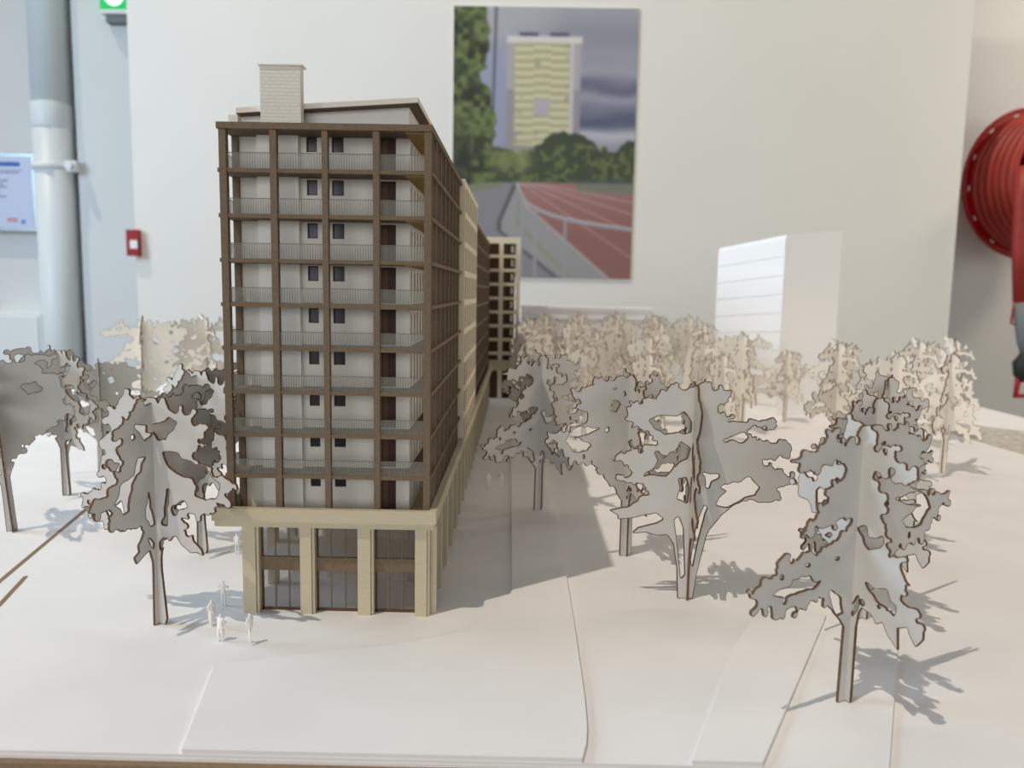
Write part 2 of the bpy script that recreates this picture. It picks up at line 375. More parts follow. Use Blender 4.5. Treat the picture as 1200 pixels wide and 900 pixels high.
# ------------------------------------------------------------------ block B (cream), C (brown, behind), D (cream tower)
bB = thing('cream_block_model', 'slim cream-gridded block directly behind the brown front block', 'model building', (-0.13, 0.805, bz))
BL = L(-0.13, 0.805, bz); bx = -0.0570
def bp_(mb, name, m_, par=None): return BL(mb).obj(name, m_, par or bB)
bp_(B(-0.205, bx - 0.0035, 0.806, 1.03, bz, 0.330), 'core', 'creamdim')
bp_(B(-0.208, bx, 0.8025, 0.8055, bz, 0.3375), 'end_wall', 'cream')
bp_(B(-0.208, bx, 0.8055, 1.03, 0.3300, 0.3365), 'roof_slab', 'cream')
for i in range(1, 9): bp_(B(bx - 0.0036, bx - 0.0002, 0.8055, 1.03, ROW[i] - 0.0050, ROW[i] + 0.0010), 'floor_band', 'cream')
NB = 7
for k in range(NB + 1):
    y = 0.8055 + 0.214 * k / NB
    bp_(B(bx - 0.0036, bx - 0.0004, y, y + 0.0105, bz, 0.3300), 'post', 'cream')
for i in range(9):
    z0 = (ROW[i + 1] if i < 8 else bz) + 0.001
    for k in range(NB):
        y = 0.8055 + 0.214 * k / NB + 0.0105
        bp_(B(bx - 0.0036, bx - 0.0007, y + 0.0006, y + 0.0192, z0 + 0.001, ROW[i] - 0.007), 'window', 'taupe')
bC = thing('rear_brown_block_model', 'dark brown gridded block farther back, between the cream block and far tower', 'model building', (-0.13, 1.035, bz))
CL = L(-0.13, 1.035, bz); cx = -0.0640
CL(B(-0.20, cx - 0.003, 1.035, 1.655, bz, 0.318)).obj('core', 'framedark', bC)
CL(B(-0.203, cx, 1.035, 1.655, 0.318, 0.3235)).obj('roof_slab', 'frame', bC)
for i in range(1, 9): CL(B(cx - 0.003, cx - 0.0002, 1.035, 1.655, ROW[i] - 0.014, ROW[i] - 0.0105)).obj('floor_band', 'frame', bC)
for k in range(32): CL(B(cx - 0.003, cx - 0.0006, 1.036 + 0.0195 * k, 1.0395 + 0.0195 * k, bz, 0.318)).obj('post', 'frame', bC)

bD = thing('far_tower_model', 'cream tower with square dark openings closing the model street', 'model building', (-0.085, 1.67, BB))
DL = L(-0.085, 1.67, BB); D0, D1 = -0.168, -0.0015; DY = 1.665
def dp(mb, name, m_): return DL(mb).obj(name, m_, bD)
dp(B(D0 + 0.006, -0.030, DY + 0.016, DY + 0.11, BB, 0.325), 'core', 'framedark')
dp(B(-0.030, D1 - 0.012, DY + 0.020, DY + 0.11, BB, 0.325), 'core', 'door')
dp(B(D0, D1, DY, DY + 0.12, 0.3255, 0.3385), 'roof_slab', 'cream')
dxs = [(-0.168, -0.160), (-0.132, -0.124), (-0.1005, -0.0925), (-0.0740, -0.0660), (-0.0460, -0.0370), (-0.0100, -0.0015)]
for a, b in dxs: dp(B(a, b, DY, DY + 0.006, BB, 0.3255), 'post', 'cream')
for k in range(1, 4): dp(B(D1 - 0.006, D1, DY + 0.03 * k, DY + 0.03 * k + 0.006, BB, 0.3255), 'post', 'cream')
for k in range(1, 10):
    z = 0.3255 - 0.0292 * k + 0.006
    if z > 0.06: dp(B(D0 + 0.0003, D1 - 0.0003, DY + 0.0004, DY + 0.018, z - 0.0065, z), 'floor_slab', 'cream')
for k in range(8):
    z = 0.3255 - 0.0292 * k - 0.004
    dp(B(-0.0215, -0.0160, DY + 0.0188, DY + 0.0198, z - 0.014, z), 'window', 'cream')  # cream panels standing in for bright see-through gaps of the corner loggia
dp(B(D0, D1 + 0.001, DY - 0.001, DY + 0.008, 0.058, 0.080), 'podium_beam', 'podium')
for k in range(3): dp(B(-0.0655 + 0.0065 * k, -0.0650 + 0.0065 * k, DY + 0.004, DY + 0.005, BB, 0.058), 'mullion', 'frame')

# ------------------------------------------------------------------ white massing models behind the grove
wt = thing('white_tower_model', 'plain white massing tower with horizontally grooved left face', 'model building', (0.55, 1.55, -0.0025))
WL = L(0.55, 1.55, -0.0025)
a0 = ay(843, 291, 1.62); a1 = ay(922, 275, 1.50); a2 = ay(988, 270, 1.53)
pA, pB, pC = (a0[0], 1.62), (a1[0], 1.50), (a2[0], 1.53); pD = (pA[0] + 0.12, 1.70)
mb = MB(); k = 4; n = 0
zs = [a0[1], a1[1], a2[1], a2[1] - 0.01]
WL(MB().prism([pA, pB, pC, pD], -0.0025, zs)).obj('body', 'white', wt)
zt = 0
for i in range(9):                                # raised boards with shadow gaps on the left face
    f0 = (a0[1] - 0.004) * (1 - (i + 1) / 9.5); f1 = (a0[1] - 0.004) * (1 - i / 9.5) - 0.0018
    g0 = (a1[1] - 0.004) * (1 - (i + 1) / 9.5); g1 = (a1[1] - 0.004) * (1 - i / 9.5) - 0.0018
    A = Vector(pA); Bv = Vector(pB); nn = (Bv - A).normalized(); nn = Vector((nn.y, -nn.x)) * 0.0022
    q0 = A + (Bv - A) * 0.0; q1 = Bv
    mb = MB(); P = [tuple(q0 + nn), tuple(q1 + nn), tuple(q1), tuple(q0)]
    ar = sum(P[i_][0] * P[(i_ + 1) % 4][1] - P[(i_ + 1) % 4][0] * P[i_][1] for i_ in range(4))
    zl, zh = [f0, g0, g0, f0], [f1, g1, g1, f1]
    if ar < 0: zl, zh = zl[::-1], zh[::-1]
    mb.prism(P, zl, zh); WL(mb).obj('floor_board', 'white', wt)
lb = thing('low_white_block_model', 'long low white massing block behind the crowded grove', 'model building', (0.146, 1.75, -0.0025))
LL = L(0.146, 1.75, -0.0025)
LL(B(0.003, 0.290, 1.742, 1.80, -0.0025, 0.190)).obj('body', 'white', lb)
LL(B(0.001, 0.294, 1.738, 1.803, 0.190, 0.1945)).obj('roof_slab', 'white', lb)
LL(B(0.003, 0.290, 1.7395, 1.742, 0.1655, 0.1675)).obj('floor_band', 'groove', lb)

# ------------------------------------------------------------------ laser-cut trees
# half outlines in tracing units: distance from the trunk axis, height from the foot
def half(raw, cxl, basey, s, fore, sign):
    return [(sign * (cxl - x) / s / fore if True else 0, (basey - y) / s) for x, y in raw]
A1 = [(405,130),(380,138),(385,185),(335,200),(312,180),(300,130),(262,170),(230,212),(160,232),(165,250),(200,262),(205,282),(250,282),(262,262),(290,275),(325,262),(350,310),(320,348),(285,362),(290,395),(270,430),(240,480),(205,520),(235,548),(260,505),(300,515),(345,490),(375,495),(378,550),(320,585),(240,610),(215,575),(180,632),(150,582),(118,630),(150,680),(85,672),(30,725),(62,748),(65,792),(112,780),(125,842),(165,828),(188,792),(205,835),(235,802),(280,790),(345,870),(378,930),(374,1246),(405,1246)]
A1H = [[(140,735),(180,715),(210,685),(235,705),(272,722),(245,750),(200,740),(170,757)],[(320,775),(345,800),(366,865),(350,868),(325,820)]]
A2 = [(400,130),(440,150),(455,205),(485,215),(500,145),(520,180),(530,215),(560,240),(560,270),(600,265),(612,290),(575,320),(540,305),(515,285),(485,295),(455,320),(470,360),(505,385),(490,410),(500,440),(500,490),(530,540),(540,600),(580,590),(580,650),(600,690),(580,730),(590,770),(640,770),(668,868),(643,906),(610,850),(575,860),(585,945),(540,900),(525,860),(500,880),(480,850),(440,830),(424,930),(424,1246),(400,1246)]
A2H = [[(470,750),(500,755),(530,742),(540,780),(565,790),(560,825),(535,800),(500,790)],[(415,540),(440,530),(455,560),(490,545),(485,575),(450,600),(430,570)],[(404,850),(425,810),(428,840),(410,885)]]
A3 = [(400,130),(520,150),(560,140),(570,180),(610,190),(605,165),(640,200),(670,215),(650,260),(630,290),(660,310),(700,330),(740,350),(790,340),(770,400),(755,430),(690,425),(700,440),(770,460),(770,500),(720,510),(735,560),(690,570),(660,640),(620,650),(590,655),(560,640),(540,700),(480,780),(424,900),(424,1246),(400,1246)]
A3H = [[(610,350),(640,330),(690,320),(715,360),(700,400),(650,410),(610,390)],[(550,460),(600,440),(650,450),(670,500),(640,550),(590,555),(580,530),(630,490),(600,480)],[(455,300),(480,290),(490,330),(465,340)]]
A4 = [(400,130),(370,110),(330,120),(310,190),(280,230),(250,265),(270,310),(240,350),(210,400),(170,370),(150,400),(115,430),(160,450),(150,485),(200,500),(230,540),(240,610),(300,600),(280,700),(330,790),(376,880),(376,1246),(400,1246)]
A4H = [[(225,430),(270,425),(270,470),(240,490)],[(300,250),(340,230),(350,290),(310,300)]]
B1 = [(388,95),(365,100),(345,80),(330,100),(295,98),(288,132),(265,150),(245,115),(240,150),(252,190),(212,212),(222,262),(238,290),(220,330),(250,365),(195,362),(170,372),(245,385),(248,430),(215,415),(190,480),(190,520),(150,562),(118,530),(112,565),(85,580),(130,605),(185,600),(160,650),(175,685),(245,738),(290,715),(325,780),(295,830),(300,870),(275,890),(285,930),(320,900),(350,880),(366,960),(360,1305),(388,1305)]
B1H = [[(300,400),(330,400),(318,450),(290,500),(265,540),(262,570),(268,600),(240,612),(215,560),(235,500),(285,465)],[(310,200),(330,220),(352,215),(355,245),(375,255),(350,285),(325,260)],[(345,570),(355,575),(375,730),(355,735),(345,700)],[(345,810),(374,850),(370,885),(350,850)]]
B2 = [(388,95),(420,100),(440,80),(500,125),(540,90),(555,130),(590,110),(600,150),(595,180),(660,185),(630,200),(640,250),(610,265),(650,290),(600,320),(600,390),(640,392),(650,350),(660,420),(700,450),(750,465),(790,490),(760,510),(720,545),(750,580),(690,590),(680,650),(640,660),(600,690),(560,675),(525,710),(530,760),(570,780),(570,810),(610,850),(620,885),(590,870),(560,880),(520,850),(490,805),(455,830),(440,800),(415,900),(408,960),(425,1200),(430,1270),(420,1305),(388,1305)]
B2H = [[(400,215),(440,205),(470,180),(500,190),(485,230),(450,275),(420,265),(400,240)],[(470,380),(520,370),(540,400),(590,405),(640,435),(680,480),(670,530),(620,562),(580,540),(600,500),(570,470),(520,460),(480,430)],[(440,570),(465,560),(450,720),(430,725)],[(480,640),(520,612),(540,635),(500,680),(475,690)],[(405,850),(435,805),(430,850),(408,900)]]
B3 = [(388,95),(330,60),(250,40),(240,90),(200,130),(150,200),(180,260),(120,330),(150,400),(110,480),(140,560),(60,622),(20,650),(0,690),(45,720),(45,755),(120,760),(120,822),(155,822),(180,780),(205,825),(250,800),(300,775),(320,700),(366,900),(366,1305),(388,1305)]
B3H = [[(125,690),(180,690),(210,655),(215,720),(170,740)],[(250,300),(300,280),(310,330),(270,350)]]
B4 = [(388,95),(450,60),(520,70),(600,40),(690,50),(680,110),(640,150),(720,200),(690,260),(750,300),(700,380),(760,430),(700,520),(650,560),(560,620),(500,700),(440,800),(410,900),(410,1305),(388,1305)]
B4H = [[(600,90),(650,90),(640,130)],[(520,250),(580,230),(600,280),(540,310)]]
C1 = [(405,95),(345,108),(290,85),(250,140),(150,170),(75,200),(85,250),(120,300),(180,325),(235,370),(200,390),(110,410),(30,450),(80,490),(130,500),(110,530),(20,570),(80,580),(130,570),(170,590),(220,640),(165,650),(160,670),(80,700),(20,715),(60,740),(60,760),(120,755),(180,740),(240,725),(280,755),(250,775),(160,800),(130,830),(200,825),(250,840),(300,835),(330,880),(352,1000),(362,1161),(405,1161)]
C1H = [[(195,270),(240,240),(330,240),(350,215),(392,270),(392,320),(330,330),(270,335),(230,300)],[(220,430),(250,415),(290,450),(330,390),(350,365),(392,400),(380,450),(310,490),(290,540),(230,540),(180,545),(210,500),(245,470)],[(330,545),(380,540),(395,600),(390,675),(345,660),(350,600)],[(330,760),(350,740),(375,800),(392,1040),(374,1060),(345,850)]]
C2 = [(405,95),(450,65),(500,105),(540,95),(575,110),(570,165),(530,175),(520,220),(560,230),(600,245),(560,260),(600,270),(680,255),(770,245),(803,270),(780,300),(690,295),(660,300),(685,340),(740,350),(790,365),(850,360),(875,400),(845,440),(760,450),(745,465),(800,490),(860,520),(893,510),(880,535),(870,580),(820,575),(835,630),(790,660),(730,672),(690,655),(660,640),(600,685),(550,740),(490,830),(450,1030),(436,1161),(405,1161)]
C2H = [[(545,355),(600,330),(655,312),(665,340),(640,362),(560,368)],[(540,600),(600,565),(680,545),(720,580),(715,620),(670,640),(640,650),(580,690),(520,685),(540,645),(580,610)],[(455,520),(530,525),(540,540),(500,570),(490,610),(465,590)],[(470,680),(484,690),(450,850),(426,1010),(418,960),(440,770)],[(495,815),(540,755),(548,762),(510,812)]]
SA, SB, SCC = 3.46, 4.5, 4.2857
def T_A(raw, left): return [((405 - x if left else x - 400) / SA / (0.66 if left else 0.86), (1246 - y) / SA) for x, y in raw]
def T_A3(raw, left): return [((400 - x if left else x - 400) / SA / (0.86 if left else 0.66), (1246 - y) / SA) for x, y in raw]
def T_B(raw, left): return [((388 - x if left else x - 388) / SB / 0.73, (1305 - y) / SB) for x, y in raw]
def T_C(raw, left): return [((405 - x if left else x - 405) / SCC / 0.97, (1161 - y) / SCC) for x, y in raw]

def vnoise(X, Y, seed, wl):
    rs = np.random.RandomState(seed); g = rs.rand(160, 160) * 2 - 1
    x = X / wl + 40; y = Y / wl + 10; xi = np.floor(x).astype(int); yi = np.floor(y).astype(int)
    fx = x - xi; fy = y - yi; fx = fx * fx * (3 - 2 * fx); fy = fy * fy * (3 - 2 * fy); xi %= 159; yi %= 159
    return (g[yi, xi] * (1 - fx) + g[yi, xi + 1] * fx) * (1 - fy) + (g[yi + 1, xi] * (1 - fx) + g[yi + 1, xi + 1] * fx) * fy
def sdf(poly, X, Y):                          # positive inside
    P = np.array(poly, float); d = np.full(X.shape, 1e9); ins = np.zeros(X.shape, bool); n = len(P)
    for i in range(n):
        a, b = P[i], P[(i + 1) % n]; e = b - a; L2 = e @ e + 1e-9
        t = np.clip(((X - a[0]) * e[0] + (Y - a[1]) * e[1]) / L2, 0, 1)
        d = np.minimum(d, (X - a[0] - t * e[0]) ** 2 + (Y - a[1] - t * e[1]) ** 2)
        c = (a[1] > Y) != (b[1] > Y)
        if abs(e[1]) > 1e-9: ins ^= c & (X < a[0] + (Y - a[1]) * e[0] / e[1])
    d = np.sqrt(d); return np.where(ins, d, -d)
def contours(Fd, x0, y0, st):
    """marching squares -> closed loops"""
    H_, W_ = Fd.shape; seg = {}
    inside = Fd > 0
    code = inside[:-1, :-1] * 1 + inside[:-1, 1:] * 2 + inside[1:, 1:] * 4 + inside[1:, :-1] * 8
    ys, xs = np.nonzero((code > 0) & (code < 15))
    def pt(e):
        k, j, i = e
        if k == 0: a, b = Fd[j, i], Fd[j, i + 1]; t = a / (a - b); return (x0 + (i + t) * st, y0 + j * st)
        a, b = Fd[j, i], Fd[j + 1, i]; t = a / (a - b); return (x0 + i * st, y0 + (j + t) * st)
    tbl = {1: [('L', 'B')], 2: [('B', 'R')], 3: [('L', 'R')], 4: [('R', 'T')], 5: [('L', 'T'), ('R', 'B')], 6: [('B', 'T')], 7: [('L', 'T')],
           8: [('T', 'L')], 9: [('T', 'B')], 10: [('B', 'L'), ('T', 'R')], 11: [('T', 'R')], 12: [('R', 'L')], 13: [('R', 'B')], 14: [('B', 'L')]}
    nxt = {}
    for j, i in zip(ys.tolist(), xs.tolist()):
        E_ = {'B': (0, j, i), 'T': (0, j + 1, i), 'L': (1, j, i), 'R': (1, j, i + 1)}
        for a, b in tbl[int(code[j, i])]: nxt[E_[a]] = E_[b]
    loops = []
    while nxt:
        s0 = next(iter(nxt)); c = s0; lp = []
        while c in nxt: lp.append(pt(c)); c = nxt.pop(c)
        if len(lp) > 6: loops.append(lp)
    return loops
def area2(p): return 0.5 * sum(p[i][0] * p[(i + 1) % len(p)][1] - p[(i + 1) % len(p)][0] * p[i][1] for i in range(len(p)))
def pin(p, q):
    c = False; n = len(q)
    for i in range(n):
        a, b = q[i], q[i - 1]
        if (a[1] > p[1]) != (b[1] > p[1]) and p[0] < (b[0] - a[0]) * (p[1] - a[1]) / (b[1] - a[1]) + a[0]: c = not c
    return c
UN = 0.0004975                                   # metres per tracing unit (model tree 16 cm tall)
def grow(h, f):
    cx = sum(p[0] for p in h) / len(h); cy = sum(p[1] for p in h) / len(h); return [(cx + (x - cx) * f, cy + (y - cy) * f) for x, y in h]
def panel(name, left, lh, right, rh, seed, amp=6.5, wl=6.5, st=1.0, hole=0.66, warp=0.0, rw=0.95, card='tree', fing=0.95, fr=1.0, uscale=1.0, turn=0):
    """one flat cut-out panel in the x-z plane: card faces plus a burnt rim"""
    allp = left + right
    if fing > 0.9: lh = [grow(h, 1.3 if max(p[1] for p in h) > 125 else 1) for h in lh]; rh = [grow(h, 1.3 if max(p[1] for p in h) > 125 else 1) for h in rh]
    X0 = -max(p[0] for p in left) - 12; X1 = max(p[0] for p in right) + 12; Y1 = max(p[1] for p in allp) + 12
    X, Y = np.meshgrid(np.arange(X0, X1, st), np.arange(-6, Y1, st))
    wp = warp * np.clip((Y - 95) / 30, 0.0, 1) * np.clip((np.abs(X) - 4) / 8, 0, 1)
    XO, YO = X, Y; X = X + wp * vnoise(XO, YO, seed + 30, 9.0); Y = Y + wp * vnoise(XO, YO, seed + 31, 9.0)
    dl = sdf([(-x, y) for x, y in left] , X, Y); dr = sdf(right, X, Y)
    yl = max(p[1] for p in left) - 6
    d = np.maximum(np.maximum(dl, dr), np.minimum(7 - np.abs(X), np.minimum(yl - Y, Y + 0.0)))
    for h in lh: d = np.minimum(d, -sdf([(-x, y) for x, y in h], X, Y))
    for h in rh: d = np.minimum(d, -sdf(h, X, Y))
    X, Y = XO, YO
    rs = random.Random(seed)                   # rounded laser-cut fingers and bites along the traced outline
    for poly, sg, ish in [([(-x, y) for x, y in left], 1, 0), (right, 1, 0)] + [([(-x, y) for x, y in h], 1, 1) for h in lh if fr < 1] + [(h, 1, 1) for h in rh if fr < 1]:
        acc, nx_, bump = 0.0, 3.0, True
        for i_ in range(len(poly)):
            a_ = Vector(poly[i_]); b_ = Vector(poly[(i_ + 1) % len(poly)]); L_ = (b_ - a_).length
            if L_ < 1e-6: continue
            t_ = (b_ - a_) / L_; nn_ = Vector((t_.y, -t_.x)); q = nx_ - acc
            while q < L_:
                c = a_ + t_ * q
                if c.y > 118 and abs(c.x) > 7:
                    r_ = (rs.uniform(2.6, 5.0) if bump else rs.uniform(1.8, 4.0)) * fing * (0.75 if ish else 1)
                    c = c + nn_ * ((rs.uniform(-2.0, 4.0) if bump else rs.uniform(-2.0, 2.5)) * fing)
                    i0, i1 = int((c.x - 7 - X0) / st), int((c.x + 8 - X0) / st); j0, j1 = int((c.y - 7 + 6) / st), int((c.y + 8 + 6) / st)
                    if i0 >= 0 and j0 >= 0:
                        sl = (slice(j0, j1), slice(i0, i1)); dd = np.sqrt((X[sl] - c.x) ** 2 + (Y[sl] - c.y) ** 2)
                        d[sl] = np.maximum(d[sl], r_ - dd) if bump else np.minimum(d[sl], dd - r_)
                stp = rs.uniform(6.5, 12.0) / fr; q += stp; nx_ += stp; bump = not bump
            acc += L_
    nz = vnoise(X, Y, seed, wl) * amp + vnoise(X, Y, seed + 5, wl * 2.2) * amp * 0.6
    k = np.clip((Y - 95) / 30, 0.0, 1) * np.clip((np.abs(X) - 3) / 6, 0, 1)
    d = d + (nz + 0.3) * k + 0.15 * (1 - k)
    nh = (vnoise(X, Y * 1.3, seed + 9, 15) + 0.25 * vnoise(X, Y, seed + 17, 6) + hole) * 14
    d = np.where((np.abs(X) > 7) & (Y > 100), np.minimum(d, nh), d)
    d = np.where(Y < 0.0, -0.5 - np.abs(Y), d); d[:, 0] = d[:, -1] = -5; d[0] = d[-1] = -5; d = np.where(np.abs(d) < 1e-4, 1e-3, d)
    lps = contours(d, X0, -6, st)
    lps = [l for l in lps if abs(area2(l)) > 12]
    outer = max(lps, key=lambda l: abs(area2(l)))
    sgn = 1 if area2(outer) > 0 else -1
    loops = [outer] + [l for l in lps if l is not outer and area2(l) * sgn < 0 and pin(l[0], outer)]
    loops = [l if sgn > 0 else l[::-1] for l in loops]         # outer ccw, holes cw: inside is on the left
    # light smoothing and thinning
    out = []
    for l in loops:
        P = np.array(l)
        for _ in range(1): P = (np.roll(P, 1, 0) + 2 * P + np.roll(P, -1, 0)) / 4
        keep = [0]
        for i in range(1, len(P)):
            if np.hypot(*(P[i] - P[keep[-1]])) > 1.1: keep.append(i)
        P = P[keep]
        if len(P) < 5: continue
        out.append(P)
    V, Fc, MI = [], [], []; TH = 0.0007; RW = rw
    inner = []
    for P in out:
        t = np.roll(P, -1, 0) - np.roll(P, 1, 0); t /= (np.linalg.norm(t, axis=1)[:, None] + 1e-9)
        nrm = np.stack([-t[:, 1], t[:, 0]], 1); inner.append(P + nrm * RW)
    s = UN * uscale
    # faces: fill the outline itself, rim laid 0.05 mm proud over it
    fl = [[Vector((p[0], p[1], 0)) for p in P] for P in out]
    tri = tessellate_polygon(fl); flat = [p for P in out for p in P]
    for sd_, y in ((1, -TH), (-1, TH)):
        n0 = len(V); V += [(p[0] * s, y, p[1] * s) for p in flat]
        for a, b, c in tri:
            ar = (flat[b][0] - flat[a][0]) * (flat[c][1] - flat[a][1]) - (flat[c][0] - flat[a][0]) * (flat[b][1] - flat[a][1])
            q = (a, b, c) if ar > 0 else (a, c, b)
            Fc.append(tuple(n0 + i for i in (q if sd_ > 0 else q[::-1]))); MI.append(0)
    for P, I in zip(out, inner):
        n0 = len(V); K = len(P); e = 0.00006
        V += [(p[0] * s, -TH - e, p[1] * s) for p in I] + [(p[0] * s, -TH - e, p[1] * s) for p in P] + [(p[0] * s, TH + e, p[1] * s) for p in P] + [(p[0] * s, TH + e, p[1] * s) for p in I]
        for i in range(K):
            j = (i + 1) % K
            for r in range(3): Fc.append((n0 + r * K + i, n0 + r * K + j, n0 + (r + 1) * K + j, n0 + (r + 1) * K + i)[::-1]); MI.append(1)
    me = bpy.data.meshes.new(name); me.from_pydata(V, [], Fc); me.materials.append(M[card]); me.materials.append(M['burn'])
    me.polygons.foreach_set('material_index', MI); me.update(); return me
NW = dict(amp=2.4, wl=9, hole=0.93, warp=2.5)
def pair_round(sd_, kw):
    return (panel('cutout_panel', T_A(A1, 1), [T_A(h, 1) for h in A1H], T_A3(A3, 0), [T_A3(h, 0) for h in A3H], sd_, **kw),
            panel('cutout_panel', T_A3(A4, 1), [T_A3(h, 1) for h in A4H], T_A(A2, 0), [T_A(h, 0) for h in A2H], sd_ + 8, **kw))
def pair_lobed(sd_, kw):
    return (panel('cutout_panel', T_B(B1, 1), [T_B(h, 1) for h in B1H], T_B(B4, 0), [T_B(h, 0) for h in B4H], sd_, uscale=1.19, **kw),
            panel('cutout_panel', T_B(B3, 1), [T_B(h, 1) for h in B3H], T_B(B2, 0), [T_B(h, 0) for h in B2H], sd_ + 10, uscale=1.19, **kw))
kinds = {
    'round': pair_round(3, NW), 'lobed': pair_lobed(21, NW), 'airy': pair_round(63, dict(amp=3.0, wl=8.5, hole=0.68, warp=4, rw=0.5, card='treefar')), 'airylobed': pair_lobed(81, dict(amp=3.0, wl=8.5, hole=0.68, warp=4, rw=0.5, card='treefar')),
    'multi': (panel('cutout_panel', T_C(C1, 1), [T_C(h, 1) for h in C1H], T_C(C2, 0), [T_C(h, 0) for h in C2H], 41, amp=1.0, wl=10, hole=1.05, warp=3.0, fing=0.65, uscale=1.25),
              panel('cutout_panel', [(x * 0.62, y) for x, y in T_C(C2, 0)], [[(x * 0.62, y) for x, y in T_C(h, 0)] for h in C2H[:3]],
                    [(x * 0.42, y) for x, y in T_C(C1, 1)], [[(x * 0.42, y) for x, y in T_C(h, 1)] for h in C1H[1:3]], 51, amp=1.0, wl=10, hole=1.05, warp=3.0, fing=0.65, uscale=1.25)),
}
HT = {k: max(v.co.z for v in ms[0].vertices) for k, ms in kinds.items()}
def tree(kind, x, y, h, rot, label, z=Z1, group=None, flip=False, tilt=0):
    if x > np.interp(y, [0.3607, 0.5393, 0.857, 1.25, 1.815], [0.1847, 0.2751, 0.4414, 0.62, 0.86]): z = Z2
    x *= 1 - z / CAMZ; y *= 1 - z / CAMZ      # surveyed at level 0, standing on the sheet below
   
    """FL/BR panel turned by rot, FR/BL panel perpendicular to it"""
    t = thing('cutout_tree', label, 'model tree', (x, y, z), math.radians(rot), group)
    s = h / HT[kind]; sx = s * (0.74 if group else 1); t.scale = (-sx if flip else sx, sx, s)
    a = link('cutout_panel', kinds[kind][0], t); b = link('cutout_panel', kinds[kind][1], t)
    b.rotation_euler.z = -PI / 2
    if tilt: t.rotation_euler.y = math.radians(tilt)
    return t
# positions are real spots on the base; heights about 16 cm
GR = 'laser-cut trees on the left lawn'
tree('lobed', -0.2401, 0.5061, 0.1615, 70, 'big grey laser-cut card tree left of the podium, nearest on that side')
tree('round', 0.1885, 0.4238, 0.1600, 28, 'nearest card tree at right with a bright white right-hand panel')
tree('multi', 0.1288, 0.5690, 0.1680, 1, 'wide multi-stemmed card tree with flat layered branches, middle of the model')
tree('round', 0.0229, 0.7966, 0.1650, 45, 'card tree standing alone in the shade of the brown building')
tree('round', 0.2480, 0.5400, 0.1600, 35, 'card tree standing right behind the nearest right-hand tree', flip=False, z=Z1)
tree('round', 0.0950, 0.6640, 0.1600, 25, 'card tree half hidden behind the left of the multi-stemmed tree', flip=True)
tree('lobed', -0.4633, 0.6969, 0.1630, 35, 'leaning card tree cut off by the left edge of the picture', tilt=-4)
tree('lobed', -0.4863, 0.8230, 0.1640, 58, 'card tree with a straight trunk, second from the left edge', flip=True)
tree('round', -0.5057, 0.9347, 0.1350, 30, 'smaller card tree seen just right of and behind the left straight tree')
tree('lobed', -0.2690, 0.6495, 0.1640, 60, 'card tree tucked against the left side of the brown-framed building')
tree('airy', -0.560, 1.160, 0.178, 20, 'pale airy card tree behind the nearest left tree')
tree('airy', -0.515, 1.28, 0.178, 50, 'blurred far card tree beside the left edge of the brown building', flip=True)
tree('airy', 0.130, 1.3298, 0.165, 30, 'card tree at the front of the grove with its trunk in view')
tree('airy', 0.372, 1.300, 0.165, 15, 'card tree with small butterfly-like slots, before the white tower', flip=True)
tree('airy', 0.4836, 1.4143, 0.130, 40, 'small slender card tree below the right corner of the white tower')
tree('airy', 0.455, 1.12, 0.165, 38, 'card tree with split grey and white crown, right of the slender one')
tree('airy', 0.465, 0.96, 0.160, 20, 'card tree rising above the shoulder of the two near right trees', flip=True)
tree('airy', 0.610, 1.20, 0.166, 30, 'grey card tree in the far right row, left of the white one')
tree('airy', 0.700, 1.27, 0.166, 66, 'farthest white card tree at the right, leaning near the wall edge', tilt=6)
tree('airy', 0.560, 1.02, 0.160, 50, 'card tree low behind the near right crowns')
tree('round', 0.330, 0.700, 0.158, 60, 'card tree between the two foremost right trees and the far right row')
# the grove
rows = [(1.06, [(0.055, 0.155), (0.175, 0.15), (0.275, 0.15)]), (1.20, [(0.015, .165), (0.10, .16), (0.20, .165), (0.285, .16)]),
        (1.34, [(0.03, .17), (0.23, .172), (0.315, .165)]),
        (1.48, [(0.02, .178), (0.105, .176), (0.185, .18), (0.265, .176), (0.345, .175)]),
        (1.61, [(0.05, .182), (0.125, .186), (0.20, .188), (0.275, .186), (0.35, .184)])]
rnames = ['in the front row of the grove', 'in the second row of the grove', 'in the middle row of the grove', 'in the fourth row of the grove', 'in the back row of the grove']
cols = ['leftmost', 'second from the left', 'third from the left', 'fourth from the left', 'fifth from the left', 'sixth from the left', 'rightmost']
for ri, (ry, ts) in enumerate(rows):
    for ci, (tx, th) in enumerate(ts):
        c = cols[-1] if ci == len(ts) - 1 else cols[ci]
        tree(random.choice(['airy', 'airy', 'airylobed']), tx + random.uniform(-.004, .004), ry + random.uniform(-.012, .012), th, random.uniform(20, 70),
             'warm-lit card tree, %s %s' % (c, rnames[ri]), group='card trees of the grove', flip=random.random() < .5)

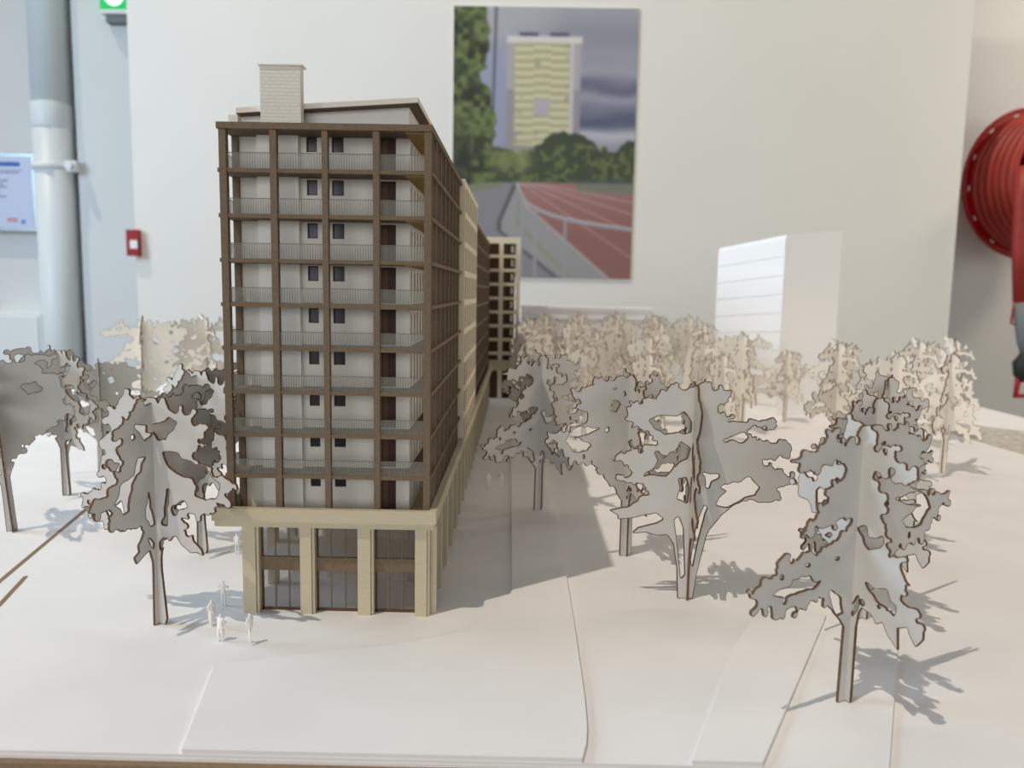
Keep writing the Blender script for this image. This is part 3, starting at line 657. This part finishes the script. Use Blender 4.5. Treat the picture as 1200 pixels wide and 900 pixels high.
# ------------------------------------------------------------------ scale figures (1:100, 17 mm)
def person(x, y, z, rot, label, arms=((-0.22, 0.0, 0.78), (0.22, 0.0, 0.78)), elbows=((-0.25, 0.02, 1.08), (0.25, 0.02, 1.08)), step=0.18, coat=False, group=None):
    V = [(0, 0, .92), (0, 0, 1.15), (0, 0, 1.38), (0, -.01, 1.50), (0, -.02, 1.60), (0, -.02, 1.70),
         (-.18, 0, 1.38), elbows[0], arms[0], (.18, 0, 1.38), elbows[1], arms[1],
         (-.09, 0, .86), (-.10, -step * .6, .48), (-.10, -step * .4, .07), (-.10, -step * .4 - .13, .03),
         (.09, 0, .86), (.10, step * .3, .48), (.10, step * 1.1, .07), (.10, step * 1.1 - .12, .03)]
    E = [(0, 1), (1, 2), (2, 3), (3, 4), (4, 5), (2, 6), (6, 7), (7, 8), (2, 9), (9, 10), (10, 11), (0, 12), (12, 13), (13, 14), (14, 15), (0, 16), (16, 17), (17, 18), (18, 19)]
    R = [.15, .14, .15, .055, .10, .07, .07, .05, .04, .07, .05, .04, .10, .07, .05, .045, .10, .07, .05, .045]
    if coat: R[0] = .2; R[12] = R[16] = .15; R[13] = R[17] = .15
    me = bpy.data.meshes.new('person'); me.from_pydata(V, E, []); me.materials.append(M['fig'])
    o = link('person', me, None, (x, y, z)); o.scale = (.0110,) * 3; o.rotation_euler.z = math.radians(rot)
    sk = o.modifiers.new('Skin', 'SKIN'); sk.use_smooth_shade = True
    me.skin_vertices[0].data[0].use_root = True
    for i, r in enumerate(R): me.skin_vertices[0].data[i].radius = (r, r * .85)
    o.modifiers.new('Subdivision', 'SUBSURF').levels = 1; o.modifiers[-1].render_levels = 2
    tag(o, label, 'person', group); return o
person(-0.2105, 0.5428, Z1, 170, 'tiny white figure with raised elbows beside the left podium corner', arms=((-.30, -.1, 1.40), (.30, -.1, 1.42)), elbows=((-.36, 0, 1.2), (.36, 0, 1.2)), step=.05)
person(-0.2060, 0.5092, Z1, 60, 'tiny white stooping figure in a coat, leftmost of the group by the podium', coat=True, step=.1, arms=((-.1, -.3, .95), (.22, -.1, .8)))
person(-0.1908, 0.4861, Z1, -20, 'tiny white figure in a long wide coat, front middle of the group', coat=True, step=.08)
person(-0.1705, 0.4820, Z0, 60, 'tiny white walking figure in front of the podium glazing', step=.25)
person(-0.2404, 0.6534, Z1, 0, 'tiny white figure standing left of the podium under the overhang', step=.05)
person(-0.0335, 0.9004, Z1, 10, 'tiny white figure in the shaded street, left of a pair', step=.1)
person(-0.0190, 0.9050, Z1, -30, 'tiny white figure in the shaded street, right of a pair', step=.15)
person(-0.0385, 1.1300, Z1, 0, 'tiny blurred white figure farthest down the shaded street', step=.1)

# ------------------------------------------------------------------ printed picture on the wall
def paint_poster():
    W_, H_ = 174, 254; u, v = np.meshgrid((np.arange(W_) + .5) / W_ * 218, (np.arange(H_) + .5) / H_ * 318)
    n1 = vnoise(u, v, 1, 26); n2 = vnoise(u, v * 2.2, 2, 40); n3 = vnoise(u, v, 3, 7); n4 = vnoise(u, v, 4, 3.2)
    C = np.zeros((H_, W_, 3))
    def mix(mask, col, a=1.0):
        mk = np.clip(mask, 0, 1)[..., None] * a; C[:] = C * (1 - mk) + np.array(col, float) * mk
    sm = lambda x, w_=1.5: np.clip(x / w_ + .5, 0, 1)
    C[:] = (140, 142, 158)
    mix(sm(60 - v - n1 * 20, 60), (168, 168, 176)); mix(sm(90 - u + n1 * 20, 60) * sm(v - 40, 40), (150, 158, 190), .7)
    for vc, wd, col, a in ((30, 24, (122, 126, 146), .6), (78, 9, (168, 168, 182), .8), (93, 12, (98, 102, 128), .9), (108, 8, (160, 162, 178), .8), (128, 14, (84, 90, 120), .95), (150, 7, (190, 190, 198), .8)):
        mix(np.exp(-((v - vc + n2 * 5 + n1 * 3) / wd) ** 2) * sm(u - 120 + n1 * 10, 50), col, a)
    # tower block
    bd = sm(u - 63) * sm(151 - u) * sm(v - 34) * sm(170 - v)
    mix(bd, (172, 164, 168)); mix(bd * sm(v - 95), (134, 130, 140), .6); mix(sm(u - 63) * sm(152 - u) * sm(v - 33) * sm(41 - v), (212, 206, 202))
    fa = sm(u - 73) * sm(138 - u) * sm(v - 41) * sm(160 - v)
    mix(fa, (208, 203, 168)); mix(fa * (0.5 + 0.5 * np.sin((v - 41 + (np.abs(u - 105) < 10) * 2) / 9.3 * 2 * PI)), (160, 154, 112), .75)
    mix(fa * (vnoise(u, v * 2, 9, 9) > .7), (140, 138, 130), .6)
    mix(sm(u - 138) * sm(143 - u) * sm(v - 41) * sm(150 - v), (196, 190, 190)); mix(sm(u - 96) * sm(115 - u) * sm(v - 106) * sm(124 - v), (178, 168, 178))
    for c in (89, 125): mix(sm(11 - np.abs(u - c)) * sm(2 - np.abs(v - 31)), (82, 84, 104))
    mix(sm(1.6 - np.abs(u - 50 + v * 0.02)) * sm(148 - v), (96, 98, 112))
    # far trees
    mix(sm(v - 156 + n1 * 9 + n3 * 5 + 8 * np.sin(u / 17.0)) * sm(u - 25) * sm(206 - v), (66, 78, 58))
    mix(sm(v - 162 + n1 * 6) * (n3 * .7 + n4 * .6 > .15) * sm(u - 25) * sm(204 - v), (112, 126, 70), .75)
    mix(np.exp(-(((u - 82) / 12) ** 2 + ((v - 176) / 14) ** 2)), (146, 152, 96), .8); mix(np.exp(-(((u - 60) / 9) ** 2 + ((v - 178) / 12) ** 2)), (130, 140, 84), .7)
    mix(sm(v - 198) * sm(u - 140) * sm(206 - v), (80, 86, 84), .7)
    # big tree, left
    tb_ = sm(44 - u - 8 * sm(v - 45, 40) + 16 * sm(v - 105, 40) + n3 * 5 + n1 * 4, 2) * sm(210 - v - u * .15)
    mix(tb_, (76, 88, 56)); mix(tb_ * sm(n3 + n4 * .8 - .1, 1.4), (122, 140, 76), .8); mix(tb_ * sm(-n3 * .8 - .3 + n1 * .8, .8), (40, 48, 38), .8)
    mix(sm(v - 150) * sm(22 - u + n3 * 4) * sm(210 - v), (46, 52, 48), .6)
    # ground
    gr = sm(v - 204 - np.clip(42 - u, 0, 60) * .18)
    mix(gr, (132, 130, 138)); mix(gr * sm(222 - v - u * .22 + n3) * sm(60 - u), (122, 130, 84), .7)
    edge = 78 + 12 * np.clip((v - 205) / 28, 0, 1) + np.clip(v - 232, 0, 200) * 1.18
    conc = gr * sm(u - (78 - np.clip(v - 205, 0, 45) * .42 + np.clip(v - 262, 0, 90) * 1.35)); mix(conc, (150, 148, 150))
    mix(gr * sm(2.4 - np.abs(u - (76 - np.clip(v - 205, 0, 45) * .42 + np.clip(v - 262, 0, 90) * 1.25))), (82, 84, 92), .9)
    mix(gr * np.exp(-((u - 84 + np.clip(v - 215, 0, 30) * .1 - np.clip(v - 255, 0, 90) * 1.0) / 4) ** 2), (138, 142, 100), .6)
    tr = gr * sm(u - edge); mix(tr, (158, 112, 108)); mix(tr * sm(v - 240 - n1 * 8, 50), (142, 94, 88), .8); mix(gr * sm(u - 150) * sm(214 - v - n1 * 2), (118, 124, 110), .9)
    for s_, o_ in ((1.55, 0), (2.3, 8), (3.4, 18), (5.5, 26)):
        mix(tr * sm(.9 - np.abs(v - 206 - np.clip(u - 84 - o_, 0, 300) / s_) , 1.2), (190, 160, 158), .7)
    mix(gr * sm(1.6 - np.abs(u - edge)), (186, 180, 176), .8)
    ry_ = np.where(u < 90, 206 + np.clip(u - 76, 0, 14) * 1.6, 228 + 16 * (1 - np.exp(-(u - 90) / 26.0)) + (u - 90) * .115)
    for pu in (84, 101, 137): mix(sm(1.8 - np.abs(u - pu)) * sm(v - np.interp(pu, u[0], ry_[0])), (150, 150, 158))
    mix(sm(2.2 - np.abs(v - ry_)) * sm(u - 76), (150, 152, 162)); mix(sm(.8 - np.abs(v - ry_ + 1.6)) * sm(u - 76), (186, 188, 194))
    for _ in range(2):
        P_ = np.pad(C, ((1, 1), (1, 1), (0, 0)), 'edge'); C = (P_[:-2, 1:-1] + P_[2:, 1:-1] + P_[1:-1, :-2] + P_[1:-1, 2:] + 2 * C) / 6
    g_ = C.mean(2, keepdims=True); return g_ + (C - g_) * 0.85
def picture(name, C, x0, x1, y, z0, z1, thick, parent=None):
    H_, W_ = C.shape[:2]; xs = np.linspace(x0, x1, W_ + 1); zs = np.linspace(z1, z0, H_ + 1)
    X, Z = np.meshgrid(xs, zs); V = np.stack([X, np.full_like(X, y), Z], -1).reshape(-1, 3)
    i = np.arange(H_ * (W_ + 1)).reshape(H_, W_ + 1)[:, :-1].ravel(); Fq = np.stack([i, i + W_ + 1, i + W_ + 2, i + 1], 1)
    V = V.tolist(); n = len(V); q = [(x0, y, z0), (x1, y, z0), (x1, y, z1), (x0, y, z1), (x0, y + thick, z0), (x1, y + thick, z0), (x1, y + thick, z1), (x0, y + thick, z1)]
    Fl = Fq.tolist() + [tuple(n + k for k in f) for f in ((0, 4, 5, 1), (1, 5, 6, 2), (2, 6, 7, 3), (3, 7, 4, 0), (4, 7, 6, 5))]
    me = bpy.data.meshes.new(name); me.from_pydata(V + q, [], Fl); me.materials.append(M['print']); me.materials.append(M['white'])
    at = me.color_attributes.new('ink', 'FLOAT_COLOR', 'CORNER'); c = np.clip(C, 0, 255).reshape(-1, 3) / 255
    c = np.where(c <= .04045, c / 12.92, ((c + .055) / 1.055) ** 2.4); c = np.concatenate([c, np.ones((len(c), 1))], 1); c = np.repeat(c, 4, 0)
    c = np.concatenate([c, np.ones((20, 4)) * .9]); at.data.foreach_set('color', c.astype(np.float32).ravel())
    me.polygons.foreach_set('material_index', [0] * len(Fq) + [1] * 5); me.update()
    return link(name, me, parent)
pa, pb = ay(532, 7, WY - .004), ay(738, 327, WY - .004); pc = ay(750, 10, WY - .004)
tag(picture('poster', paint_poster(), pa[0], (pb[0] + pc[0]) / 2, WY - .006, pb[1], pa[1], .004), 'tall photo print of a yellow tower block behind a red running track', 'poster')

# ------------------------------------------------------------------ things on the walls
nx0, nx1 = ay(-62, 180, 3.16)[0], ay(39, 180, 3.16)[0]; nz0, nz1 = ay(38, 271, 3.16)[1], ay(38, 180, 3.16)[1]
nt_ = thing('framed_notice', 'pale blue framed notice hung on the wall left of the pipe', 'notice', (nx0, 3.17, nz0))
NL = L(nx0, 3.17, nz0)
NL(B(nx0, nx1, 3.165, 3.199, nz0, nz1)).obj('frame', 'alu', nt_)
Hn, Wn = 80, 90; un, vn = np.meshgrid(np.arange(Wn) / Wn * 100, np.arange(Hn) / Hn * 90)
Cn = np.zeros((Hn, Wn, 3)); Cn[:] = (196, 206, 232)
Cn[(np.abs(vn - 9) < 3.0) & (un > 20) & (un < 86)] = (72, 100, 176)
for r_, a_, b_ in ((17, 30, 90), (20, 40, 84), (30, 12, 70), (34, 12, 64), (38, 12, 68), (46, 12, 60), (50, 12, 66), (54, 12, 50)):
    Cn[(np.abs(vn - r_) < 1.0) & (un > a_) & (un < b_) & (vnoise(un * 3, vn, r_, 4) > -.5)] = (130, 136, 158)
Cn[(np.abs(vn - 80) < 3) & (un > 66) & (un < 80)] = (196, 150, 150); Cn[(np.abs(vn - 82) < 3) & (un > 84) & (un < 89)] = (90, 140, 200)
Cn[(np.abs(vn - 80) < 3) & (un > 38) & (un < 52)] = (160, 168, 196)
po = picture('printed_sheet', Cn, nx0 + .012, nx1 - .016, 3.1635, nz0 + .014, nz1 - .012, .001)
for v_ in po.data.vertices: v_.co -= Vector((nx0, 3.17, nz0))
po.parent = nt_
# drain pipe, slightly tapering to its joint
xa = ay(59, 50, 3.1)[0]; xb = ay(70, 350, 3.1)[0]; px = (xa + xb) / 2
jz = ay(60, 124, 3.1)[1]
pt = thing('wall_pipe', 'thick white drain pipe running up the wall beside the notice', 'pipe', (px, 3.1, -0.9))
QL = L(px, 3.1, -0.9)
QL(MB().tube([(px, 3.1, -.9), (px, 3.1, jz)], .071, 40)).obj('pipe_body', 'pipe', pt, True)
QL(MB().tube([(px, 3.1, jz), (px, 3.1, 2.4)], .069, 40)).obj('pipe_upper', 'pipe', pt, True)
QL(MB().tube([(px, 3.1, jz - .09), (px, 3.1, jz - .085), (px, 3.1, jz), (px, 3.1, jz + .006)], [.0715, .0735, .0735, .0695], 40)).obj('joint_collar', 'pipe', pt, True)
cz = ay(60, 196, 3.1)[1]
cl_ = QL(MB().tube([(px, 3.1, cz - .014), (px, 3.1, cz + .014)], .078, 40)).obj('pipe_clamp', 'plastic', pt, True)
QL(MB().box(px + .060, px + .105, 3.06, 3.11, cz - .02, cz + .02)).obj('clamp_lug', 'plastic', cl_); QL(MB().tube([(px + .085, 3.04, cz), (px + .085, 3.07, cz)], .014, 12)).obj('clamp_bolt', 'plastic', cl_)
cb1 = ay(48, 368, 3.05); cb0 = ay(-30, 368, 3.05)
cbx = thing('wall_box', 'pale grey service box low on the wall behind the left trees', 'box', (cb0[0], 3.05, -.3))
ZL = L(cb0[0], 3.05, -.3)
ZL(B(cb0[0], cb1[0], 3.05, 3.2, -.3, cb1[1])).obj('box_body', 'plastic', cbx); ZL(B(cb0[0] + .01, cb1[0] - .012, 3.045, 3.05, -.29, cb1[1] - .012)).obj('lid', 'plastic', cbx)
# lit exit sign
e0, e1 = ay(117, 11, 3.06), ay(147, 11, 3.06)
ex = thing('exit_sign', 'lit green exit sign high on the wall at top left', 'sign', (e0[0], 3.08, e0[1] - .02))
EL = L(e0[0], 3.08, e0[1] - .02); ez = e0[1]
EL(B(e0[0], e0[0] + .30, 3.06, 3.10, ez, ez + .15)).obj('sign_panel', 'green', ex)
EL(B(e0[0], e0[0] + .30, 3.058, 3.10, ez - .014, ez)).obj('housing', 'plastic', ex); EL(B(e0[0] + .02, e0[0] + .28, 3.062, 3.10, ez - .045, ez - .014)).obj('lamp_box', 'steel', ex)
EL(MB().tube([(e0[0] + .055, 3.056, ez + .05), (e0[0] + .055, 3.0595, ez + .05)], .036, 24)).obj('pictogram', 'signwhite', ex)
# call point on the wall corner
c0, c1 = ay(148, 269, WY - .02), ay(163, 300, WY - .02)
cp = thing('fire_call_point', 'small red fire alarm call point at the left edge of the poster wall', 'alarm', (c0[0], WY - .01, c1[1]))
KL = L(c0[0], WY - .01, c1[1])
KL(B(c0[0], c1[0], WY - .024, WY, c1[1], c0[1])).obj('red_case', 'red', cp); KL(B(c0[0] + .013, c1[0] - .002, WY - .026, WY - .024, c1[1] + .024, c1[1] + .052)).obj('press_plate', 'plastic', cp)
# hose reel
rc = ay(1191, 216, 2.95); hr = thing('fire_hose_reel', 'red fire hose reel on the wall at the right edge', 'hose reel', (rc[0], 3.17, rc[1]), math.radians(10))
def disc(r, y0, y1, seg=72): return MB().tube([(0, y0, 0), (0, y1, 0)], r, seg)
disc(.268, -.235, -.225).obj('back_flange', 'red', hr); MB().tube([(.266 * math.cos(a), -.238, .266 * math.sin(a)) for a in np.linspace(0, 2 * PI, 73)[:-1]], .006, 8, closed=True).obj('flange_rim', 'red', hr, True)
disc(.10, -.225, -.40, 40).obj('drum', 'red', hr); disc(.05, 0.01, -.235, 24).obj('wall_bracket', 'red', hr)
for k in range(6):
    MB().tube([(.228 * math.cos(a) * (1 - .012 * k), -.245 - .030 * k, .228 * math.sin(a) * (1 - .012 * k)) for a in np.linspace(0, 2 * PI, 97)[:-1]], .0165, 14, closed=True).obj('hose_coil', 'hose', hr, True)
for k in range(5):
    MB().tube([(.196 * math.cos(a), -.245 - .030 * k, .196 * math.sin(a)) for a in np.linspace(0, 2 * PI, 73)[:-1]], .0165, 10, closed=True).obj('hose_coil', 'hose', hr, True)
for k in range(14):
    a = 2 * PI * k / 14 + .1
    mb = MB(); r = .248; c = Vector((r * math.cos(a), -.2365, r * math.sin(a))); t = Vector((-math.sin(a), 0, math.cos(a))) * .009; n = Vector((math.cos(a), 0, math.sin(a))) * .0025
    q = [c - t - n, c + t - n, c + t + n, c - t + n]; mb.v = [tuple(p) for p in q] + [tuple(p + Vector((0, .004, 0))) for p in q]
    mb.f = [(0, 1, 2, 3), (4, 7, 6, 5), (0, 4, 5, 1), (1, 5, 6, 2), (2, 6, 7, 3), (3, 7, 4, 0)]; mb.mi = [0] * 6; mb.obj('flange_slot', 'plastic', hr)
# hanging hose end and nozzle (still the reel's hose)
HY = 2.62
def hp(x, y): a = ay(x, y, HY); return Vector((a[0], HY, a[1]))
iv = (Matrix.Translation(hr.location) @ Matrix.Rotation(math.radians(10), 4, 'Z')).inverted()
def HL(mb): mb.v = [tuple(iv @ Vector(p)) for p in mb.v]; return mb
HL(MB().tube([hp(1201, 195), hp(1197, 240), hp(1195, 290), hp(1196, 356)], .023, 20)).obj('hose_end', 'hose', hr, True)
HL(MB().tube([hp(1196, 354), hp(1199, 400), hp(1203, 420)], [.0235, .019, .015], 20)).obj('nozzle_sleeve', 'steel', hr, True)
HL(MB().tube([hp(1204, 408), hp(1202, 418), hp(1199, 425), hp(1200, 438), hp(1202, 446)], [.014, .022, .032, .032, .018], 20)).obj('nozzle_valve', 'black', hr, True)
HL(MB().tube([hp(1194, 440), hp(1190, 464), hp(1214, 464), hp(1212, 440)], .010, 8)).obj('nozzle_handle', 'red', hr, True)
HL(MB().tube([hp(1189, 352), hp(1185, 379), hp(1189, 380)], .004, 8)).obj('hose_clip', 'red', hr, True)
